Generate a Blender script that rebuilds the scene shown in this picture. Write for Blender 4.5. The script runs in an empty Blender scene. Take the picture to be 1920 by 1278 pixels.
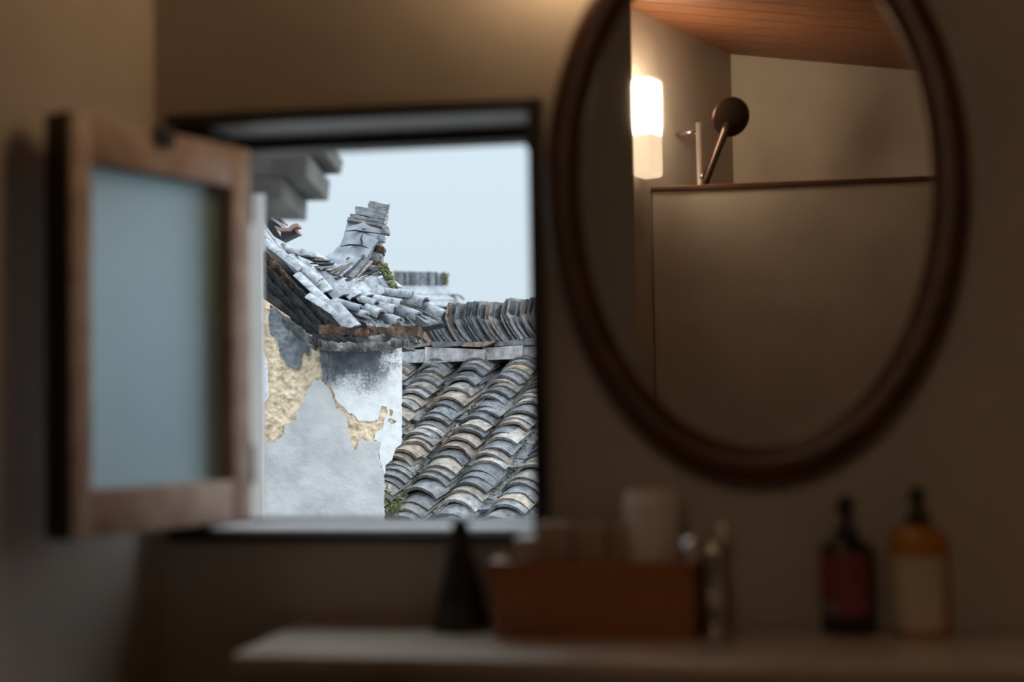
import bpy, bmesh, math, random
from mathutils import Vector, Matrix, noise

# ------------------------------------------------------------------ camera
FPX = 2666.67                       # 50 mm on a 36 mm sensor, 1920 px wide
YAW, PITCH, ROLL = math.radians(9), math.atan(121 / FPX), math.radians(.85)
CAM = Vector((0, -1.75, 1.12))
EYE = CAM.z
FW = Vector((-math.sin(YAW) * math.cos(PITCH), math.cos(YAW) * math.cos(PITCH), math.sin(PITCH)))
R0 = Vector((math.cos(YAW), math.sin(YAW), 0)); U0 = R0.cross(FW)
RT = R0 * math.cos(ROLL) - U0 * math.sin(ROLL)
UP = U0 * math.cos(ROLL) + R0 * math.sin(ROLL)
FH = Vector((-math.sin(YAW), math.cos(YAW), 0))

S = bpy.context.scene
COL = S.collection
cam_d = bpy.data.cameras.new('camera'); cam = bpy.data.objects.new('camera', cam_d); COL.objects.link(cam)
cam.matrix_world = Matrix(((RT.x, UP.x, -FW.x, CAM.x), (RT.y, UP.y, -FW.y, CAM.y), (RT.z, UP.z, -FW.z, CAM.z), (0, 0, 0, 1)))
cam_d.sensor_width = 36; cam_d.lens = 50; cam_d.clip_start = .02; cam_d.clip_end = 500
cam_d.dof.use_dof = True; cam_d.dof.focus_distance = 5.75; cam_d.dof.aperture_fstop = 2.0
S.camera = cam
S.view_settings.view_transform = 'Standard'; S.view_settings.look = 'None'
S.view_settings.gamma = 1; S.view_settings.use_curve_mapping = False
S.view_settings.exposure = 0.5
S.cycles.use_denoising = True
S.cycles.caustics_reflective = False; S.cycles.caustics_refractive = False
S.cycles.max_bounces = 8; S.cycles.diffuse_bounces = 5
S.cycles.sample_clamp_indirect = 4

# ------------------------------------------------------------------ sky: even overcast, a little brighter overhead
W = bpy.data.worlds.new('overcast'); S.world = W; W.use_nodes = True
wn, wl = W.node_tree.nodes, W.node_tree.links
wn.clear()
tc = wn.new('ShaderNodeTexCoord'); sx = wn.new('ShaderNodeSeparateXYZ'); wl.new(tc.outputs['Generated'], sx.inputs[0])
def wmath(op, a, b):
    m = wn.new('ShaderNodeMath'); m.operation = op
    for i, v in enumerate((a, b)):
        if isinstance(v, (int, float)): m.inputs[i].default_value = v
        else: wl.new(v, m.inputs[i])
    return m.outputs[0]
zc = wmath('MAXIMUM', sx.outputs['Z'], 0.0)
st = wmath('ADD', wmath('MULTIPLY', wmath('MULTIPLY', zc, zc), 1.8), 1.0)
bg = wn.new('ShaderNodeBackground'); bg.inputs['Color'].default_value = (.462, .550, .612, 1)
wl.new(st, bg.inputs['Strength'])
wo = wn.new('ShaderNodeOutputWorld'); wl.new(bg.outputs[0], wo.inputs[0])
sun_d = bpy.data.lights.new('overcast_sky_sun_offscreen', 'SUN'); sun_d.energy = 3.0; sun_d.angle = math.radians(120); sun_d.color = (.93, .97, 1)
sun = bpy.data.objects.new('overcast_sky_sun_offscreen', sun_d); COL.objects.link(sun)
sun.rotation_euler = (Vector((0, 0, 0)) - Vector((.55, .20, .80))).to_track_quat('-Z', 'Y').to_euler()

# ------------------------------------------------------------------ pixel helpers
def D(px, py): return FW + RT * ((px - 960) / FPX) + UP * ((639 - py) / FPX)
def P(px, py, d): return CAM + D(px, py) * d
def atY(px, py, Y): v = D(px, py); return CAM + v * ((Y - CAM.y) / v.y)
def atZ(px, py, Z): v = D(px, py); return CAM + v * ((Z - CAM.z) / v.z)
MY = -.028                          # mirror plane
def mir(px, py, Y):                 # real point at wall distance Y that the mirror shows at this pixel
    p = atY(px, py, 2 * MY - Y); p.y = Y; return p
rnd = random.Random(7)

# ------------------------------------------------------------------ materials
def new_mat(name):
    m = bpy.data.materials.new(name); m.use_nodes = True
    nt = m.node_tree; return m, nt.nodes, nt.links, nt.nodes['Principled BSDF']
def ramp(n, stops, interp='LINEAR'):
    r = n.new('ShaderNodeValToRGB'); r.color_ramp.interpolation = interp
    e = r.color_ramp.elements
    while len(e) < len(stops): e.new(.5)
    for i, (p, c) in enumerate(stops):
        e[i].position = p; e[i].color = (*c, 1)
    return r
def noise_mat(name, c1, c2, scale=8, rough=.6, bump=0, detail=4, stretch=None, c3=None, spec=.5, metal=0, bscale=None):
    m, n, l, b = new_mat(name)
    t = n.new('ShaderNodeTexCoord'); src = t.outputs['Object']
    if stretch:
        mp = n.new('ShaderNodeMapping'); mp.inputs['Scale'].default_value = stretch; l.new(src, mp.inputs[0]); src = mp.outputs[0]
    nz = n.new('ShaderNodeTexNoise'); nz.inputs['Scale'].default_value = scale; nz.inputs['Detail'].default_value = detail
    l.new(src, nz.inputs['Vector'])
    k_ = lambda c: tuple(v * TONE for v in c)
    c1, c2, c3 = k_(c1), k_(c2), (k_(c3) if c3 else None)
    stops = [(.35, c1), (.65, c2)] if not c3 else [(.3, c1), (.52, c2), (.7, c3)]
    r = ramp(n, stops); l.new(nz.outputs['Fac'], r.inputs[0]); l.new(r.outputs[0], b.inputs['Base Color'])
    b.inputs['Roughness'].default_value = rough; b.inputs['Specular IOR Level'].default_value = spec; b.inputs['Metallic'].default_value = metal
    if bump:
        nb = n.new('ShaderNodeTexNoise'); nb.inputs['Scale'].default_value = bscale or scale * 3; nb.inputs['Detail'].default_value = 6
        l.new(src, nb.inputs['Vector'])
        bp = n.new('ShaderNodeBump'); bp.inputs['Strength'].default_value = bump; bp.inputs['Distance'].default_value = .01
        l.new(nb.outputs['Fac'], bp.inputs['Height']); l.new(bp.outputs[0], b.inputs['Normal'])
    return m
def plain(name, c, rough=.5, metal=0, spec=.5):
    m, n, l, b = new_mat(name)
    b.inputs['Base Color'].default_value = (*c, 1); b.inputs['Roughness'].default_value = rough
    b.inputs['Metallic'].default_value = metal; b.inputs['Specular IOR Level'].default_value = spec
    return m
def tile_mat(name, stops, rough=.42, scale=14):
    stops = [(p, tuple(v * TONE for v in c)) for p, c in stops]
    m, n, l, b = new_mat(name)
    oi = n.new('ShaderNodeObjectInfo'); r = ramp(n, stops); l.new(oi.outputs['Random'], r.inputs[0])
    t = n.new('ShaderNodeTexCoord')
    mp = n.new('ShaderNodeMapping'); l.new(t.outputs['Object'], mp.inputs[0])
    cx = n.new('ShaderNodeCombineXYZ'); sc = n.new('ShaderNodeMath'); sc.operation = 'MULTIPLY'; sc.inputs[1].default_value = 37
    l.new(oi.outputs['Random'], sc.inputs[0]); l.new(sc.outputs[0], cx.inputs[0]); l.new(cx.outputs[0], mp.inputs['Location'])
    nz = n.new('ShaderNodeTexNoise'); nz.inputs['Scale'].default_value = scale; nz.inputs['Detail'].default_value = 7; nz.inputs['Roughness'].default_value = .65
    l.new(mp.outputs[0], nz.inputs['Vector'])
    mottle = ramp(n, [(.3, (.18, .18, .19)), (.45, (.7, .7, .7)), (.56, (1.0, 1.0, 1.0)), (.72, (1.6, 1.6, 1.55))]); l.new(nz.outputs['Fac'], mottle.inputs[0])
    mx = n.new('ShaderNodeMix'); mx.data_type = 'RGBA'; mx.blend_type = 'MULTIPLY'; mx.inputs[0].default_value = 1
    l.new(r.outputs[0], mx.inputs[6]); l.new(mottle.outputs[0], mx.inputs[7])
    n2 = n.new('ShaderNodeTexNoise'); n2.inputs['Scale'].default_value = scale * 4; n2.inputs['Detail'].default_value = 3
    l.new(mp.outputs[0], n2.inputs['Vector'])
    lich = ramp(n, [(.66, (0, 0, 0)), (.72, (1, 1, 1))]); l.new(n2.outputs['Fac'], lich.inputs[0])
    m2 = n.new('ShaderNodeMix'); m2.data_type = 'RGBA'
    l.new(lich.outputs[0], m2.inputs[0]); l.new(mx.outputs[2], m2.inputs[6]); m2.inputs[7].default_value = (.42 * TONE, .43 * TONE, .40 * TONE, 1)
    l.new(m2.outputs[2], b.inputs['Base Color'])
    b.inputs['Roughness'].default_value = rough; b.inputs['Specular IOR Level'].default_value = .35
    bp = n.new('ShaderNodeBump'); bp.inputs['Strength'].default_value = .35; bp.inputs['Distance'].default_value = .004
    l.new(nz.outputs['Fac'], bp.inputs['Height']); l.new(bp.outputs[0], b.inputs['Normal'])
    return m

M = {}; TONE = 1.0
M['plaster'] = noise_mat('earth_plaster', (.51, .46, .41), (.58, .53, .475), 5, .75, .22, bscale=12)
M['ceil_wood'] = noise_mat('ceiling_wood', (.13, .05, .022), (.26, .11, .05), 6, .55, .1, stretch=(1, 14, 14))
M['dark_wood'] = noise_mat('dark_frame_wood', (.018, .010, .008), (.034, .019, .014), 7, .42, .05, stretch=(2, 2, 20))
M['reveal'] = noise_mat('reveal_paint', (.52, .51, .52), (.60, .59, .60), 9, .4)
M['sash_wood'] = noise_mat('sash_wood', (.50, .35, .27), (.70, .54, .44), 5, .5, .08, stretch=(5, 5, 5))
M['mirror_wood'] = noise_mat('mirror_wood', (.055, .017, .006), (.10, .030, .010), 5, .36, .05, stretch=(1, 1, 5))
M['mirror'] = plain('mirror_silver', (.86, .87, .87), .015, 1)
M['floor'] = noise_mat('floor_stone', (.16, .13, .11), (.22, .18, .15), 4, .5)
M['cap_wood'] = noise_mat('cap_wood', (.07, .03, .013), (.12, .05, .022), 5, .45, stretch=(1, 9, 9))
M['door_grey'] = noise_mat('door_paint', (.42, .42, .42), (.46, .46, .46), 4, .6)
M['counter'] = noise_mat('counter_stone', (.60, .55, .50), (.66, .61, .56), 12, .2, spec=.6)
M['vanity'] = noise_mat('vanity_microcement', (.32, .27, .23), (.37, .31, .27), 6, .6)
M['leather'] = noise_mat('rust_lacquer', (.30, .105, .03), (.40, .15, .05), 5, .42, .1, stretch=(1, 1, 3))
M['kraft'] = noise_mat('kraft_card', (.42, .30, .22), (.50, .37, .28), 14, .7)
M['white_ceramic'] = noise_mat('white_ceramic', (.80, .74, .68), (.86, .80, .74), 6, .35)
M['pale_card'] = noise_mat('pale_card', (.52, .47, .45), (.60, .55, .52), 9, .55)
M['chrome'] = plain('chrome', (.75, .76, .78), .12, 1)
M['satin'] = plain('satin_steel', (.80, .79, .77), .38, .85)
M['black'] = noise_mat('black_matt', (.010, .009, .009), (.016, .014, .014), 8, .45)
M['purple_glass'] = plain('dark_bottle', (.022, .009, .011), .15, 0, .6)
M['amber_glass'] = plain('amber_bottle', (.46, .19, .02), .15, 0, .6)
M['plum_label'] = noise_mat('plum_label', (.20, .035, .07), (.25, .05, .09), 7, .55)
M['cream_label'] = noise_mat('cream_label', (.58, .49, .38), (.66, .56, .45), 7, .6)
M['lilac_label'] = plain('lilac_label', (.20, .17, .20), .6)
M['shower_metal'] = plain('dark_shower_metal', (.05, .03, .022), .3, .6)

def glow_mat(name, lo, hi, col):
    m, n, l, b = new_mat(name)
    t = n.new('ShaderNodeTexCoord'); s = n.new('ShaderNodeSeparateXYZ'); l.new(t.outputs['Object'], s.inputs[0])
    mr = n.new('ShaderNodeMapRange'); mr.interpolation_type = 'SMOOTHSTEP'
    mr.inputs['From Min'].default_value = -.03; mr.inputs['From Max'].default_value = .03
    mr.inputs['To Min'].default_value = lo; mr.inputs['To Max'].default_value = hi
    l.new(s.outputs['Z'], mr.inputs['Value']); l.new(mr.outputs[0], b.inputs['Emission Strength'])
    b.inputs['Emission Color'].default_value = (*col, 1); b.inputs['Base Color'].default_value = (.8, .7, .55, 1)
    b.inputs['Roughness'].default_value = .4
    return m
M['opal'] = glow_mat('opal_shade_lit', .74, 45, (1.0, .74, .48))
M['opal_full'] = glow_mat('opal_shade_bright', 7, 7, (1.0, .66, .36))

def reeded_glass():
    m, n, l, b = new_mat('reeded_glass')
    b.inputs['Base Color'].default_value = (.58, .82, .92, 1)
    b.inputs['Roughness'].default_value = .42; b.inputs['Metallic'].default_value = .5
    b.inputs['Specular IOR Level'].default_value = .8
    return m
M['reeded'] = reeded_glass()

TONE = .80
SLATE = [(0, (.10, .11, .125)), (.2, (.17, .185, .205)), (.4, (.25, .26, .275)), (.52, (.20, .18, .17)), (.64, (.33, .28, .25)), (.74, (.30, .31, .325)), (.86, (.40, .325, .25)), (1, (.42, .44, .47))]
M['tile'] = tile_mat('grey_clay_tile', SLATE, .4, 34)
TONE = .95
M['tile_pale'] = tile_mat('pale_clay_tile', [(0, (.20, .22, .25)), (.5, (.29, .31, .34)), (1, (.38, .40, .43))], .38, 30)
M['tile_dark'] = tile_mat('dark_clay_tile', [(0, (.05, .055, .065)), (.5, (.10, .105, .115)), (1, (.20, .19, .18))], .5, 34)
M['tile_ridge'] = tile_mat('ridge_clay_tile', [(0, (.09, .10, .115)), (.4, (.20, .215, .235)), (.66, (.32, .33, .34)), (.84, (.36, .23, .17)), (1, (.48, .47, .46))], .5, 34)
TONE = 1.0
M['slab'] = tile_mat('eave_slab', [(0, (.60, .64, .68)), (.5, (.50, .43, .44)), (1, (.72, .67, .65))], .5, 16)
TONE = .8
M['deck'] = noise_mat('roof_bed', (.03, .032, .032), (.07, .075, .06), 20, .8, .4)
M['moss'] = noise_mat('moss', (.05, .06, .022), (.19, .21, .075), 40, .9, .5)
M['soil'] = noise_mat('moss_soil', (.13, .11, .07), (.30, .26, .16), 40, .9, .5)
M['leaf'] = noise_mat('weed_leaf', (.10, .17, .045), (.28, .36, .14), 30, .6)
TONE = 1.0
M['mud'] = noise_mat('mud_wall', (.44, .32, .21), (.82, .65, .46), 34, .9, .6, 9, c3=(.92, .78, .58), bscale=110)
TONE = 1.25
M['horn'] = noise_mat('horn_render', (.13, .145, .165), (.23, .25, .28), 14, .6, .3, 7, c3=(.33, .35, .385), bscale=40)
M['horn_dark'] = noise_mat('horn_course', (.08, .085, .095), (.21, .22, .235), 26, .75, .6, 9, c3=(.34, .27, .22), bscale=50)
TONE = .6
M['brick_dark'] = noise_mat('dark_brick', (.012, .012, .014), (.04, .04, .045), 12, .85, .8, 8, c3=(.10, .09, .08), bscale=30)  # near-black mottled brick tone for corbel courses, cap bed and cracks
TONE = .8
M['rust'] = noise_mat('rusty_brick', (.022, .018, .016), (.10, .06, .04), 26, .9, 1.0, 10, c3=(.32, .17, .10), bscale=60)
M['greyslab'] = noise_mat('stained_slab', (.035, .035, .037), (.13, .125, .12), 18, .85, .9, 10, c3=(.42, .40, .37), bscale=60)
M['flake'] = noise_mat('grey_flake', (.12, .13, .15), (.27, .29, .32), 24, .7, .5, 7, bscale=30)
M['pink'] = noise_mat('red_clay', (.34, .19, .17), (.45, .27, .24), 14, .6)
M['board'] = noise_mat('dark_board', (.03, .032, .04), (.06, .062, .07), 12, .5)
M['board_edge'] = noise_mat('pale_board_edge', (.36, .33, .36), (.46, .43, .46), 12, .5)
TONE = .95
M['white_wall'] = noise_mat('white_plaster', (.80, .81, .83), (.90, .91, .93), 6, .8, .2)
TONE = .8
M['brick_grey'] = noise_mat('grey_brick', (.10, .10, .10), (.19, .18, .165), 9, .8, .3)
M['ground'] = noise_mat('courtyard_ground', (.14, .14, .13), (.2, .2, .19), 2, .9)

TONE = 1.15
def cement():
    m = noise_mat('grey_cement_render', (.39, .385, .385), (.49, .485, .48), 9, .9, .22, 10, c3=(.54, .535, .525), bscale=150)
    return m
M['cement'] = cement()
def stained_white():
    # whitewash with a soot stain under the eave: the stain is a mark of its own
    m, n, l, b = new_mat('stained_whitewash')
    t = n.new('ShaderNodeTexCoord'); s = n.new('ShaderNodeSeparateXYZ'); l.new(t.outputs['Object'], s.inputs[0])
    nz = n.new('ShaderNodeTexNoise'); nz.inputs['Scale'].default_value = 14; nz.inputs['Detail'].default_value = 8; l.new(t.outputs['Object'], nz.inputs['Vector'])
    n3 = n.new('ShaderNodeTexNoise'); n3.inputs['Scale'].default_value = 120; n3.inputs['Detail'].default_value = 4; l.new(t.outputs['Object'], n3.inputs['Vector'])
    def mth(op, a, b_):
        q = n.new('ShaderNodeMath'); q.operation = op
        for i, v in enumerate((a, b_)):
            if isinstance(v, (int, float)): q.inputs[i].default_value = v
            else: l.new(v, q.inputs[i])
        return q.outputs[0]
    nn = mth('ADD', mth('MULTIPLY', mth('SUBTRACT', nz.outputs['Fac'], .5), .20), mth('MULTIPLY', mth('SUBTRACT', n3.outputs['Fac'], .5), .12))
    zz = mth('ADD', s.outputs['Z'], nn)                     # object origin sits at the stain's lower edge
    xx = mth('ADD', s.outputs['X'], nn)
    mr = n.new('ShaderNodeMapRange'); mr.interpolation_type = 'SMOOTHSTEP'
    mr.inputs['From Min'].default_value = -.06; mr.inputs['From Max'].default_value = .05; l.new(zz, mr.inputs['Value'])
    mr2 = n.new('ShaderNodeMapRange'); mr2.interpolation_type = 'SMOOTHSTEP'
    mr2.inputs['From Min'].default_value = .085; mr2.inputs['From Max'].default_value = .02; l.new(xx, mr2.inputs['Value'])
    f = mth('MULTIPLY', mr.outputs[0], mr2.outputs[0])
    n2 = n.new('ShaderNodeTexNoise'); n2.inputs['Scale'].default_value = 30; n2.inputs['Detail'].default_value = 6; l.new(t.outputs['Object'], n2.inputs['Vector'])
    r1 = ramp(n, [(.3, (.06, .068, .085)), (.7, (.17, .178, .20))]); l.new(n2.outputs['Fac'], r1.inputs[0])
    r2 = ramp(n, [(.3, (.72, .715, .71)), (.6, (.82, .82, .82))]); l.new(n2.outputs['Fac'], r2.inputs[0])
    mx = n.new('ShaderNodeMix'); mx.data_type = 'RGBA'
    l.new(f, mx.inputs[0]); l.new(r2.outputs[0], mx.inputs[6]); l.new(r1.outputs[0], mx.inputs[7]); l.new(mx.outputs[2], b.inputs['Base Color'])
    b.inputs['Roughness'].default_value = .85
    bp = n.new('ShaderNodeBump'); bp.inputs['Strength'].default_value = .15; bp.inputs['Distance'].default_value = .004
    l.new(n2.outputs['Fac'], bp.inputs['Height']); l.new(bp.outputs[0], b.inputs['Normal'])
    return m
M['stained'] = stained_white()

# ------------------------------------------------------------------ object helpers
def link(name, me, parent=None):
    o = bpy.data.objects.new(name, me); COL.objects.link(o)
    if parent: o.parent = parent; o.matrix_parent_inverse = parent.matrix_world.inverted()
    return o
def mesh(name, verts, faces, mat, parent=None, smooth=False, origin=None, fix=True):
    org = Vector(origin) if origin is not None else Vector((0, 0, 0))
    me = bpy.data.meshes.new(name); me.from_pydata([tuple(Vector(v) - org) for v in verts], [], faces)
    if fix:
        bm = bmesh.new(); bm.from_mesh(me); bmesh.ops.recalc_face_normals(bm, faces=bm.faces); bm.to_mesh(me); bm.free()
    if smooth: me.polygons.foreach_set('use_smooth', [True] * len(me.polygons))
    me.materials.append(M[mat] if isinstance(mat, str) else mat)
    o = bpy.data.objects.new(name, me); COL.objects.link(o); o.location = org
    if parent:
        o.parent = parent
        o.matrix_parent_inverse = Matrix.Translation(parent.location).inverted()
    return o
def thing(name, loc=(0, 0, 0)):
    o = bpy.data.objects.new(name, None); COL.objects.link(o); o.location = loc; o.empty_display_size = .05; return o
def tag(o, label, cat, group=None):
    o['label'] = label; o['category'] = cat
    if group: o['group'] = group
    return o
def struct(o, label=None):
    o['kind'] = 'structure'
    if label: o['label'] = label
    return o
BF = [(0, 3, 2, 1), (4, 5, 6, 7), (0, 1, 5, 4), (1, 2, 6, 5), (2, 3, 7, 6), (3, 0, 4, 7)]
def box_v(x0, x1, y0, y1, z0, z1):
    return [Vector(v) for v in ((x0, y0, z0), (x1, y0, z0), (x1, y1, z0), (x0, y1, z0), (x0, y0, z1), (x1, y0, z1), (x1, y1, z1), (x0, y1, z1))]
def boxes(name, bl, mat, parent=None, bevel=0, mw=None, origin=None, seg=2):
    vs, fs = [], []
    for b in bl:
        k = len(vs); vs += b if isinstance(b[0], Vector) else box_v(*b); fs += [tuple(i + k for i in f) for f in BF]
    if mw: vs = [mw @ v for v in vs]
    if origin is None:
        lo = [min(v[i] for v in vs) for i in range(3)]; hi = [max(v[i] for v in vs) for i in range(3)]
        origin = ((lo[0] + hi[0]) / 2, (lo[1] + hi[1]) / 2, lo[2])
    o = mesh(name, vs, fs, mat, parent, origin=origin)
    if bevel:
        bm = bmesh.new(); bm.from_mesh(o.data)
        bmesh.ops.bevel(bm, geom=list(bm.edges), offset=bevel, segments=seg, affect='EDGES', profile=.6)
        bm.to_mesh(o.data); bm.free()
        o.data.polygons.foreach_set('use_smooth', [True] * len(o.data.polygons))
        for e in o.data.edges: pass
    return o
def frame_of(d):
    d = d.normalized(); h = Vector((0, 0, 1)) if abs(d.z) < .9 else Vector((1, 0, 0))
    x = h.cross(d).normalized(); return x, d.cross(x).normalized()
def tube(name, pts, rad, mat, parent=None, seg=14, cap=True):
    pts = [Vector(p) for p in pts]; rad = rad if isinstance(rad, (list, tuple)) else [rad] * len(pts)
    vs, fs = [], []
    x = None
    for i, p in enumerate(pts):
        d = (pts[min(i + 1, len(pts) - 1)] - pts[max(i - 1, 0)]).normalized()
        if x is None: x, y = frame_of(d)
        else:
            x = (x - d * x.dot(d)).normalized(); y = d.cross(x)
        for k in range(seg):
            a = 2 * math.pi * k / seg; vs.append(p + (x * math.cos(a) + y * math.sin(a)) * rad[i])
    for i in range(len(pts) - 1):
        for k in range(seg):
            a, b = i * seg + k, i * seg + (k + 1) % seg; fs.append((a, b, b + seg, a + seg))
    if cap: fs += [tuple(range(seg))[::-1], tuple(range((len(pts) - 1) * seg, len(pts) * seg))]
    return mesh(name, vs, fs, mat, parent, True, origin=pts[0])
def lathe(name, prof, c, mat, parent=None, seg=32, sx=1, sy=1, rz=0, axis=None, arc=None):
    c = Vector(c); vs, fs = [], []; n = len(prof)
    full = arc is None; a0, a1 = (0, 2 * math.pi) if full else arc; cnt = seg if full else seg + 1
    for k in range(cnt):
        a = a0 + (a1 - a0) * k / seg
        for r, z in prof:
            v = Vector((r * math.cos(a) * sx, r * math.sin(a) * sy, z))
            v.rotate(Matrix.Rotation(rz, 3, 'Z'))
            if axis is not None: v.rotate(axis.to_track_quat('Z', 'Y'))
            vs.append(c + v)
    for k in range(cnt if full else seg):
        k2 = (k + 1) % cnt
        for i in range(n - 1): fs.append((k * n + i, k2 * n + i, k2 * n + i + 1, k * n + i + 1))
    if full:
        if prof[0][0] > 0: fs.append(tuple(k * n for k in range(seg)))
        if prof[-1][0] > 0: fs.append(tuple(k * n + n - 1 for k in range(seg)))
    return mesh(name, vs, fs, mat, parent, True, origin=c)
def autosmooth(o, ang=40):
    me = o.data
    bm = bmesh.new(); bm.from_mesh(me)
    for e in bm.edges:
        e.smooth = not (len(e.link_faces) == 2 and e.calc_face_angle(0) > math.radians(ang))
    for f in bm.faces: f.smooth = True
    bm.to_mesh(me); bm.free(); return o
def roughen(o, amp=.003, cuts=2, fr=40):
    bm = bmesh.new(); bm.from_mesh(o.data)
    bmesh.ops.subdivide_edges(bm, edges=bm.edges, cuts=cuts, use_grid_fill=True)
    bmesh.ops.triangulate(bm, faces=[f for f in bm.faces if len(f.verts) > 4])
    for v in bm.verts:
        w = v.co + o.location; v.co += noise.noise_vector(w * fr) * amp + noise.noise_vector(w * fr * 2.7) * amp * .5
    bm.to_mesh(o.data); bm.free(); return o
def prism_px(name, poly, d0, d1, mat, parent=None, depth=None):
    # an outline at its own distance, d0 (front) to d1 (back) metres from the camera; depth(px,py) may tilt it
    f = [P(x, y, d0 + (depth(x, y) if depth else 0)) for x, y in poly]
    g = [v + FH * (d1 - d0) for v in f]
    n = len(poly); fs = [tuple(range(n)), tuple(range(2 * n - 1, n - 1, -1))] + [(i, (i + 1) % n, n + (i + 1) % n, n + i) for i in range(n)]
    c = sum(f + g, Vector()) / (2 * n)
    return mesh(name, f + g, fs, mat, parent, origin=c)

# ------------------------------------------------------------------ room shell
ZF = 0.0
def lx(Y): return atY(288, 120, 0).x + .105 * Y            # left wall, slightly out of square
def cz(x, y): return 2.41 - .158 * (.91 * x + .415 * (y + 3.6))
win = dict(x0=-.726, x1=atY(1024, 600, 0).x, z0=EYE - .168, z1=EYE + .382)
TH = .16
wb = boxes('wall_back', [(-1.3, win['x0'], 0, TH, 0, 2.9), (win['x1'], 1.3, 0, TH, 0, 2.9),
                         (win['x0'], win['x1'], 0, TH, 0, win['z0']), (win['x0'], win['x1'], 0, TH, win['z1'], 2.9)], 'plaster')
struct(wb, 'brown plaster wall with the window and the oval mirror')
cor = Vector((lx(-1.6), -1.6, 0))
def slab_wall(name, a, b, th, z1, mat='plaster'):
    a, b = Vector((a[0], a[1], 0)), Vector((b[0], b[1], 0)); d = (b - a).normalized(); nn = Vector((d.y, -d.x, 0)) * th
    vs = [a, b, b + nn, a + nn]; vs = [v.copy() for v in vs] + [v + Vector((0, 0, z1)) for v in vs]
    return struct(mesh(name, vs, BF, mat, origin=(a + b) / 2))
# room lies on the left of a->b
slab_wall('wall_left', (lx(0), 0), (lx(-1.6), -1.6), .12, 2.9)
cA, cB = Vector((0, -3.6)), Vector((-.333, -2.87))          # reflected side wall with the lamp
dA = (cB - cA).normalized()
slab_wall('wall_shower', (cA.x - dA.x * .1, cA.y - dA.y * .1), (cA.x + dA.x * 2.2, cA.y + dA.y * 2.2), -.12, 2.9)
slab_wall('wall_rear', (-.2, -3.6), (1.3, -3.6), .12, 2.9)
slab_wall('wall_right', (1.1, -3.6), (1.1, 0), .12, 2.9)
struct(boxes('floor', [(-1.3, 1.3, -3.75, TH, -.1, 0)], 'floor'))
struct(boxes('ground', [(-40, 40, TH, 60, -3.2, -3.0)], 'ground'))
# ceiling: boards running along x under a sealed deck
vs = []
for z in (.02, .16):
    for x, y in ((-1.3, -3.75), (1.3, -3.75), (1.3, TH + .3), (-1.3, TH + .3)): vs.append(Vector((x, y, cz(x, y) + z)))
ceil = struct(mesh('ceiling', vs, BF, 'ceil_wood', origin=(0, -1.8, 2.3)))
yb = -3.6
while yb < -.02:
    w = .135; a, b = yb + .003, min(yb + w - .003, -.001); vv = []
    for z in (0, .025):
        for x, y in ((-1.2, a), (1.1, a), (1.1, b), (-1.2, b)): vv.append(Vector((x, y, cz(x, y) + z)))
    mesh('plank', vv, BF, 'ceil_wood', ceil, origin=(0, (a + b) / 2, cz(0, a)))
    yb += w
# shower partition with wooden cap, seen in the mirror
PY = -3.0
pz = mir(1480, 340, PY).z
px0 = mir(1228, 600, PY).x
part = struct(boxes('wall_partition', [(px0, 1.1, PY - .075, PY, 0, pz - .017)], 'plaster'), 'low plaster shower partition seen in the mirror')
struct(boxes('trim_1', [(px0 - .004, 1.1, PY - .081, PY + .006, pz - .017, pz)], 'cap_wood', part, .003))
# grey door leaf near the camera's left shoulder
DY = -2.1
dx1 = mir(1188, 400, DY).x
dr = struct(boxes('door_1', [(-.70, dx1, DY - .04, DY, .01, 2.32)], 'door_grey', None, .003), 'plain grey door leaf seen at the edge of the mirror')
h = tube('door_handle', [(dx1 - .07, DY, 1.0), (dx1 - .07, DY + .045, 1.0), (dx1 - .17, DY + .05, 1.0)], .008, 'chrome', dr)

# ------------------------------------------------------------------ window
w1 = struct(thing('window_1', ((win['x0'] + win['x1']) / 2, 0, win['z0'])), 'dark wooden casement window standing open')
xl = atY(464, 600, .14).x; xr = win['x1']; z0, z1 = win['z0'], win['z1']
FY0, FY1 = -.014, .10
boxes('frame_head', [(win['x0'], xr, FY0, FY0 + .02, z1 - .014, z1)], 'dark_wood', w1, .002)
boxes('head_lining', [(win['x0'], xr, FY0 + .021, FY1, z1 - .012, z1)], 'reveal', w1)
boxes('frame_jamb', [(xr - .018, xr, FY0, FY1 + .05, z0, z1)], 'dark_wood', w1, .002)
boxes('frame_jamb', [(win['x0'], xl, FY0 + .012, FY1, z0 + .012, z1 - .013)], 'dark_wood', w1, .002)
boxes('sill', [(win['x0'], xr, FY0, FY1 + .03, z0, z0 + .012)], 'dark_wood', w1, .002)
boxes('sill_track', [(xl, xr - .018, FY0 + .012, FY1, z0 + .012, z0 + .016)], 'reveal', w1)
boxes('outer_frame', [(xl, xr - .018, FY1, FY1 + .04, z1 - .030, z1 - .012), (xl - .1, xl, FY1, FY1 + .04, z0, z1 - .012), (xl, xr - .018, FY1, FY1 + .04, z0 + .012, z0 + .02)], 'dark_wood', w1)
lp = atY(992, 270, .06)
boxes('latch_plate', [(xr - .03, xr - .018, .05, .075, lp.z - .006, z1 - .03)], 'black', w1, .001)
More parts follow.
